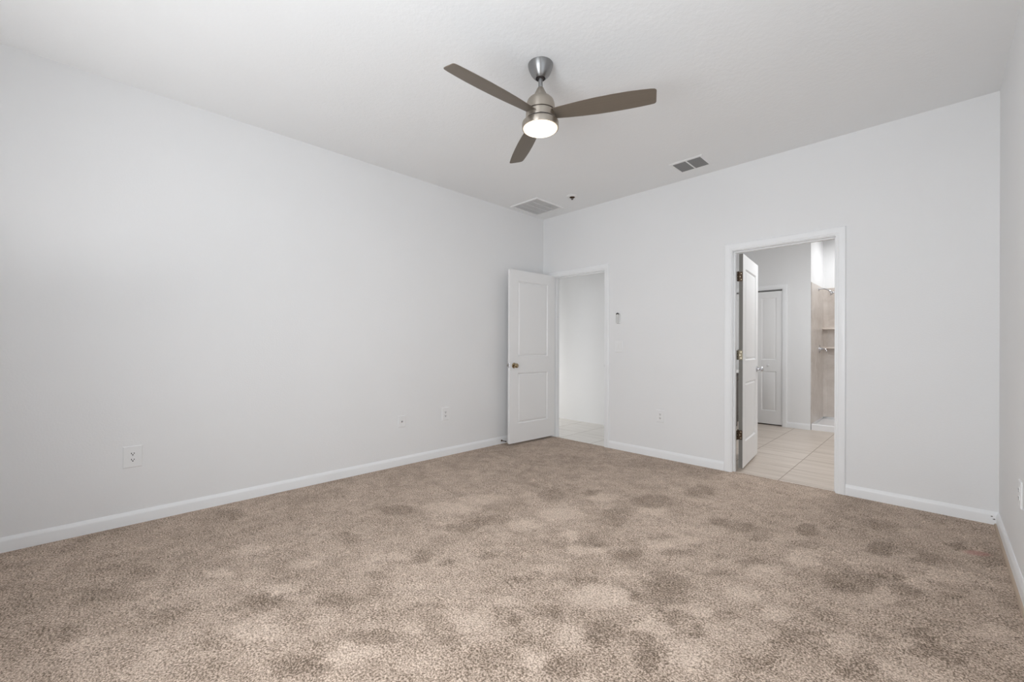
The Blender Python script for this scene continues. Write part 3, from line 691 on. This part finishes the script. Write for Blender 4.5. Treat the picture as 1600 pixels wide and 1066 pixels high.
# return grille near the corner
g = empty('return_air_grille', (0.288, -0.445, H))
tag(g, 'large square white return air grille on the ceiling near the left wall corner', 'air vent')
bm = bmesh.new(); frame_ring(bm, -0.215, 0.215, -0.237, 0.237, 0.026, -0.012, 0.0, 0.006); finish('frame', bm, M['vent'], g, angle=20)
bm = bmesh.new(); box(bm, (-0.190, -0.212, -0.002), (0.190, 0.212, 0.0)); finish('filter', bm, M['vent_back'], g)
bm = bmesh.new()
for k in range(26):
    x = -0.182 + k * 0.01456
    box(bm, (-0.0082, -0.211, -0.0006), (0.0082, 0.211, 0.0006), 0, 1, Matrix.Translation((x, 0, -0.0065)) @ Matrix.Rotation(math.radians(13), 4, 'Y'))
finish('louvres', bm, M['vent'], g)
for k in range(3):
    bm = bmesh.new(); x = -0.095 + k * 0.095; box(bm, (x - 0.004, -0.2115, -0.0125), (x + 0.004, 0.2115, -0.0105)); finish('rib', bm, M['vent'], g)
# supply register
g = empty('supply_register', (2.060, -0.322, H))
tag(g, 'small ceiling register with two louvred openings toned dark for shade near the back wall', 'air vent')
bm = bmesh.new(); frame_ring(bm, -0.148, 0.148, -0.128, 0.128, 0.025, -0.007, 0.0, 0.006)
finish('frame', bm, M['vent'], g, angle=20)
bm = bmesh.new(); box(bm, (-0.124, -0.104, -0.0015), (0.124, 0.104, 0.0)); finish('duct_opening', bm, M['vent_dark'], g)
bm = bmesh.new(); box(bm, (-0.006, -0.104, -0.0085), (0.006, 0.104, -0.0015)); finish('divider', bm, M['vent'], g)
for s in (-1, 1):
    bm = bmesh.new()
    for k in range(9):
        y = -0.092 + k * 0.0228
        xa, xb = sorted((s * 0.0065, s * 0.1235))
        box(bm, (xa, -0.0095, -0.0005), (xb, 0.0095, 0.0005), 0, 1, Matrix.Translation((0, y, -0.0052)) @ Matrix.Rotation(math.radians(-22), 4, 'X'))
    finish('louvres', bm, M['vent_slat'], g)
# fire sprinkler
g = empty('fire_sprinkler', (0.800, -0.430, H))
tag(g, 'small dark fire sprinkler head in a round white ceiling plate', 'sprinkler')
bm = bmesh.new(); lathe(bm, [(0.030, 0), (0.064, 0), (0.064, -0.004), (0.052, -0.012), (0.036, -0.015), (0.030, -0.012)], 36); finish('ceiling_plate', bm, M['vent'], g)
bm = bmesh.new(); lathe(bm, [(0, 0), (0.030, 0), (0.030, -0.013), (0.024, -0.020), (0.012, -0.024), (0, -0.024)], 24); finish('body', bm, M['bronze'], g)
bm = bmesh.new()
for s in (-1, 1): tube(bm, [(s * 0.010, 0, -0.020), (s * 0.012, 0, -0.028), (s * 0.008, 0, -0.034), (0, 0, -0.036)], 0.0026, 10)
finish('frame_arms', bm, M['bronze'], g)
bm = bmesh.new(); tube(bm, [(0, 0, -0.022), (0, 0, -0.035)], 0.0022, 10); finish('glass_bulb', bm, M['rubber'], g)
bm = bmesh.new(); lathe(bm, [(0, -0.035), (0.005, -0.035), (0.013, -0.037), (0.013, -0.0382), (0, -0.0382)], 24); finish('deflector', bm, M['bronze'], g)

# ------------------------------------------------------------------ wall plates.  local frame: x across, y out of the wall is -y, z up
def plate(parent, w, h, t=0.006):
    bm = bmesh.new(); hw, hh = w / 2, h / 2; e = 0.004
    R0 = [(-hw, -hh), (hw, -hh), (hw, hh), (-hw, hh)]; R1 = [(-hw + e, -hh + e), (hw - e, -hh + e), (hw - e, hh - e), (-hw + e, hh - e)]
    rows = [[bm.verts.new((x, y, z)) for x, z in R] for R, y in ((R0, 0), (R0, -t * 0.45), (R1, -t))]
    for a, b in zip(rows[:-1], rows[1:]):
        for i in range(4): bm.faces.new([a[i], a[(i + 1) % 4], b[(i + 1) % 4], b[i]])
    bm.faces.new(rows[0]); bm.faces.new(rows[2])
    return finish('cover_plate', bm, M['plastic'], parent, angle=20)
def receptacle(parent, z):
    bm = bmesh.new(); pts = []
    for i in range(28):
        a = 2 * math.pi * i / 28; pts.append((0.0172 * math.cos(a), z + max(-0.0125, min(0.0125, 0.0172 * math.sin(a)))))
    prism(bm, pts, 1, -0.0085, -0.005); r = finish('receptacle', bm, M['plastic'], parent, angle=30)
    bm = bmesh.new()
    box(bm, (-0.0084, -0.0089, z - 0.0020), (-0.0046, -0.0080, z + 0.0072)); box(bm, (0.0046, -0.0089, z - 0.0015), (0.0082, -0.0080, z + 0.0065))
    lathe(bm, [(0, 0), (0.0038, 0), (0.0038, 0.0009), (0, 0.0009)], 14, rot_to((0, -1, 0), (0, -0.0080, z - 0.0072)))
    finish('slots', bm, M['slot'], r)
def screw(parent, x, z):
    bm = bmesh.new(); lathe(bm, [(0.0034, 0), (0.0028, 0.0012), (0, 0.0014)], 12, rot_to((0, -1, 0), (x, -0.006, z))); finish('screw', bm, M['plastic_in'], parent)
def outlet(loc, rz, w, h, label):
    r = empty('wall_outlet', loc, rz); tag(r, label, 'outlet', 'duplex wall outlets')
    plate(r, w, h); receptacle(r, 0.0195); receptacle(r, -0.0195); screw(r, 0, 0)
    return r
LW = math.pi / 2      # plates on the left wall face +x
outlet((0.0, -4.003, 0.4345), LW, 0.095, 0.138, 'oversized white duplex outlet low on the left wall nearest the camera')
outlet((0.0, -1.556, 0.441), LW, 0.088, 0.135, 'white duplex outlet on the left wall beside the open bedroom door')
outlet((1.622, 0.0, 0.434), 0.0, 0.086, 0.128, 'white duplex outlet low on the back wall between the two doorways')
outlet((W, -1.036, 0.455), -LW, 0.080, 0.128, 'white outlet on the right wall cut by the right edge of the photo')
r = empty('cable_outlet', (0.0, -2.068, 0.424), LW); tag(r, 'white cable jack plate with a round connector on the left wall', 'cable outlet')
plate(r, 0.080, 0.112)
bm = bmesh.new(); lathe(bm, [(0, 0), (0.0085, 0), (0.0085, 0.003), (0.0055, 0.003), (0.0055, 0.010), (0.0035, 0.011), (0, 0.008)], 20, rot_to((0, -1, 0), (0, -0.0055, 0))); finish('connector', bm, M['chrome'], r)
screw(r, 0, 0.040); screw(r, 0, -0.040)
r = empty('light_switch', (1.132, 0.0, 1.156), 0.0); tag(r, 'white light switch plate on the back wall right of the bedroom doorway', 'light switch')
plate(r, 0.100, 0.132)
for x in (-0.022, 0.022):
    bm = bmesh.new(); box(bm, (x - 0.0165, -0.0065, -0.033), (x + 0.0165, -0.0055, 0.033)); f_ = finish('switch_frame', bm, M['plastic_in'], r)
    bm = bmesh.new(); prism(bm, [(-0.006, -0.031), (-0.0075, -0.031), (-0.0105, 0.031), (-0.006, 0.031)], 0, x - 0.0145, x + 0.0145); finish('rocker', bm, M['plastic'], f_)
r = empty('fan_remote', (1.125, 0.0, 1.475), 0.0); tag(r, 'small white wall mounted remote with a dark rounded top above the light switch', 'remote')
def stadium(w, h, n=10, rad=None):
    rad = rad or w / 2; pts = []
    for cx_, cz_, a0 in ((w / 2 - rad, h / 2 - rad, 0), (-w / 2 + rad, h / 2 - rad, 90), (-w / 2 + rad, -h / 2 + rad, 180), (w / 2 - rad, -h / 2 + rad, 270)):
        for i in range(n + 1):
            a = math.radians(a0 + 90 * i / n); pts.append((cx_ + rad * math.cos(a), cz_ + rad * math.sin(a)))
    return pts
bm = bmesh.new(); prism(bm, [(x, z - 0.014) for x, z in stadium(0.056, 0.096, 8, 0.012)], 1, -0.016, 0.0); finish('wall_cradle', bm, M['plastic'], r)
bm = bmesh.new(); prism(bm, stadium(0.043, 0.120, 10, 0.020), 1, -0.024, -0.004); finish('body', bm, M['remote'], r)
bm = bmesh.new(); pts = [(0.0195 * math.cos(math.radians(a)), 0.040 + 0.0195 * math.sin(math.radians(a))) for a in range(0, 181, 12)] + [(0.009 * math.cos(math.radians(a)), 0.037 + 0.0085 * math.sin(math.radians(a))) for a in range(180, -1, -20)]
prism(bm, pts, 1, -0.0255, -0.0235); finish('dark_window', bm, M['black'], r)
bm = bmesh.new(); lathe(bm, [(0, 0), (0.0065, 0), (0.0065, 0.0015), (0, 0.0018)], 18, rot_to((0, -1, 0), (0, -0.024, 0.024))); finish('button', bm, M['plastic_in'], r)

# door stop on the left baseboard behind the open door
r = empty('door_stop', (0.0130, -0.752, 0.038)); tag(r, 'dark bronze door stop rod on the left baseboard behind the open door', 'door stop')
bm = bmesh.new(); lathe(bm, [(0, 0), (0.011, 0), (0.011, 0.003), (0.006, 0.008), (0, 0.008)], 20, rot_to((1, 0, 0))); finish('base', bm, M['bronze'], r)
bm = bmesh.new(); tube(bm, [(0.006, 0, 0), (0.068, 0, 0)], 0.0042, 12); finish('rod', bm, M['bronze'], r)
bm = bmesh.new(); lathe(bm, [(0, 0), (0.007, 0), (0.007, 0.010), (0, 0.012)], 16, rot_to((1, 0, 0), (0.067, 0, 0))); finish('rubber_tip', bm, M['rubber'], r)

# ------------------------------------------------------------------ bathroom fittings
PF = BY + 0.02                        # front of the shower pan
r = empty('shower_pan', (AX, PF, TF)); tag(r, 'white shower pan with a low curb on the bathroom floor', 'shower pan')
bm = bmesh.new()
cx0, cx1, cd = 0.006, W - AX - 0.001, AYB - PF - 0.013
prof = [(0.0, 0.0), (0.0, 0.075), (0.012, 0.088), (0.060, 0.088), (0.075, 0.082), (0.090, 0.058), (0.5, 0.046), (cd, 0.060), (cd, 0.0)]
prism(bm, prof, 0, cx0, cx1); finish('basin', bm, M['pan'], r, angle=40)
bm = bmesh.new(); lathe(bm, [(0, 0.047), (0.05, 0.047), (0.055, 0.0455), (0, 0.0455)], 24, Matrix.Translation((0.77, 0.5, 0.002))); finish('drain', bm, M['chrome'], r)

r = empty('shower_surround', (AX, BY, 0.0)); tag(r, 'beige marbled shower surround panels behind the bathroom wall', 'shower surround')
SZ0, SZ1 = 0.078, 2.075
bm = bmesh.new(); box(bm, (0.0, 0.003, SZ0), (0.010, AYB - BY, SZ1), 0.002, 1); finish('side_panel', bm, M['marble'], r)
bm = bmesh.new(); box(bm, (0.010, AYB - BY - 0.012, SZ0), (W - AX, AYB - BY, SZ1), 0.002, 1); finish('back_panel', bm, M['marble'], r)
bm = bmesh.new(); prism(bm, [(0.010, AYB - BY - 0.012), (0.058, AYB - BY - 0.012), (0.010, AYB - BY - 0.060)], 2, SZ0, SZ1 - 0.006); finish('corner_post', bm, M['marble'], r)
yb_ = AYB - BY - 0.012
for z in (1.443, 1.150):
    bm = bmesh.new()
    pts = [(0.010, yb_), (0.010, yb_ - 0.13), (0.05, yb_ - 0.14), (0.30, yb_ - 0.14), (0.36, yb_ - 0.10), (0.36, yb_)]
    prism(bm, pts, 2, z - 0.012, z + 0.012)
    bmesh.ops.bevel(bm, geom=[e for e in bm.edges if abs(e.verts[0].co.z - e.verts[1].co.z) < 1e-5], offset=0.004, segments=2, affect='EDGES')
    finish('shelf', bm, M['shelf'], r)

r = empty('wall_shower', (AX + 0.0105, 3.490, 2.020)); tag(r, 'chrome shower head on a bent arm high on the shower wall', 'shower head')
bm = bmesh.new(); lathe(bm, [(0, 0), (0.029, 0), (0.029, 0.003), (0.015, 0.009), (0, 0.009)], 28, rot_to((1, 0, 0))); finish('flange', bm, M['chrome'], r)
bm = bmesh.new(); tube(bm, [(0.004, 0, 0), (0.035, 0, 0.003), (0.075, 0, 0.0), (0.105, 0, -0.014), (0.135, 0, -0.040)], 0.0095, 14); finish('pipe', bm, M['chrome'], r)
bm = bmesh.new(); lathe(bm, [(0, -0.012), (0.012, -0.012), (0.014, 0.004), (0.018, 0.018), (0.034, 0.040), (0.036, 0.050), (0.030, 0.053), (0, 0.053)], 28, rot_to((0.62, 0, -0.78), (0.135, 0, -0.040))); finish('nozzle', bm, M['chrome'], r)

r = empty('shower_valve', (AX + 0.0105, 3.555, 1.130)); tag(r, 'chrome shower valve with a lever handle below the shower head', 'shower valve')
bm = bmesh.new(); lathe(bm, [(0, 0), (0.062, 0), (0.062, 0.003), (0.050, 0.008), (0.024, 0.010), (0.024, 0.030), (0, 0.030)], 36, rot_to((1, 0, 0))); finish('escutcheon', bm, M['chrome'], r)
bm = bmesh.new(); tube(bm, [(0.028, 0, 0.0), (0.045, -0.01, 0.004), (0.070, -0.02, 0.0), (0.088, -0.03, -0.018), (0.094, -0.035, -0.036)], [0.016, 0.015, 0.011, 0.008, 0.006], 14); finish('handle', bm, M['chrome'], r)

r = empty('bathroom_vanity', (BX + 0.002, 1.42, TF)); tag(r, 'dark bathroom vanity with a white countertop glimpsed through the hinge gap of the bathroom door', 'vanity')
bm = bmesh.new(); box(bm, (0.0, 0.0, 0.09), (0.46, 1.20, 0.80), 0.002, 1); box(bm, (0.0, 0.02, 0.0), (0.40, 1.18, 0.09)); finish('cabinet', bm, M['cabinet'], r)
for k in range(3):
    bm = leaf_mesh(0.37, 0.60, 0.018, [(0.05, 0.32, 0.05, 0.55)]); d_ = finish('cabinet_door', bm, M['cabinet'], r, (0.479, 0.025 + k * 0.39, 0.15), math.pi / 2, angle=20)
    bm = bmesh.new(); lathe(bm, [(0, 0), (0.006, 0), (0.005, 0.012), (0.013, 0.020), (0.010, 0.027), (0, 0.029)], 18, rot_to((0, -1, 0), (0.33, 0, 0.54))); finish('knob', bm, M['chrome'], d_)
bm = bmesh.new(); box(bm, (0.0, -0.012, 0.80), (0.50, 1.212, 0.835), 0.005, 2); finish('countertop', bm, M['counter'], r)
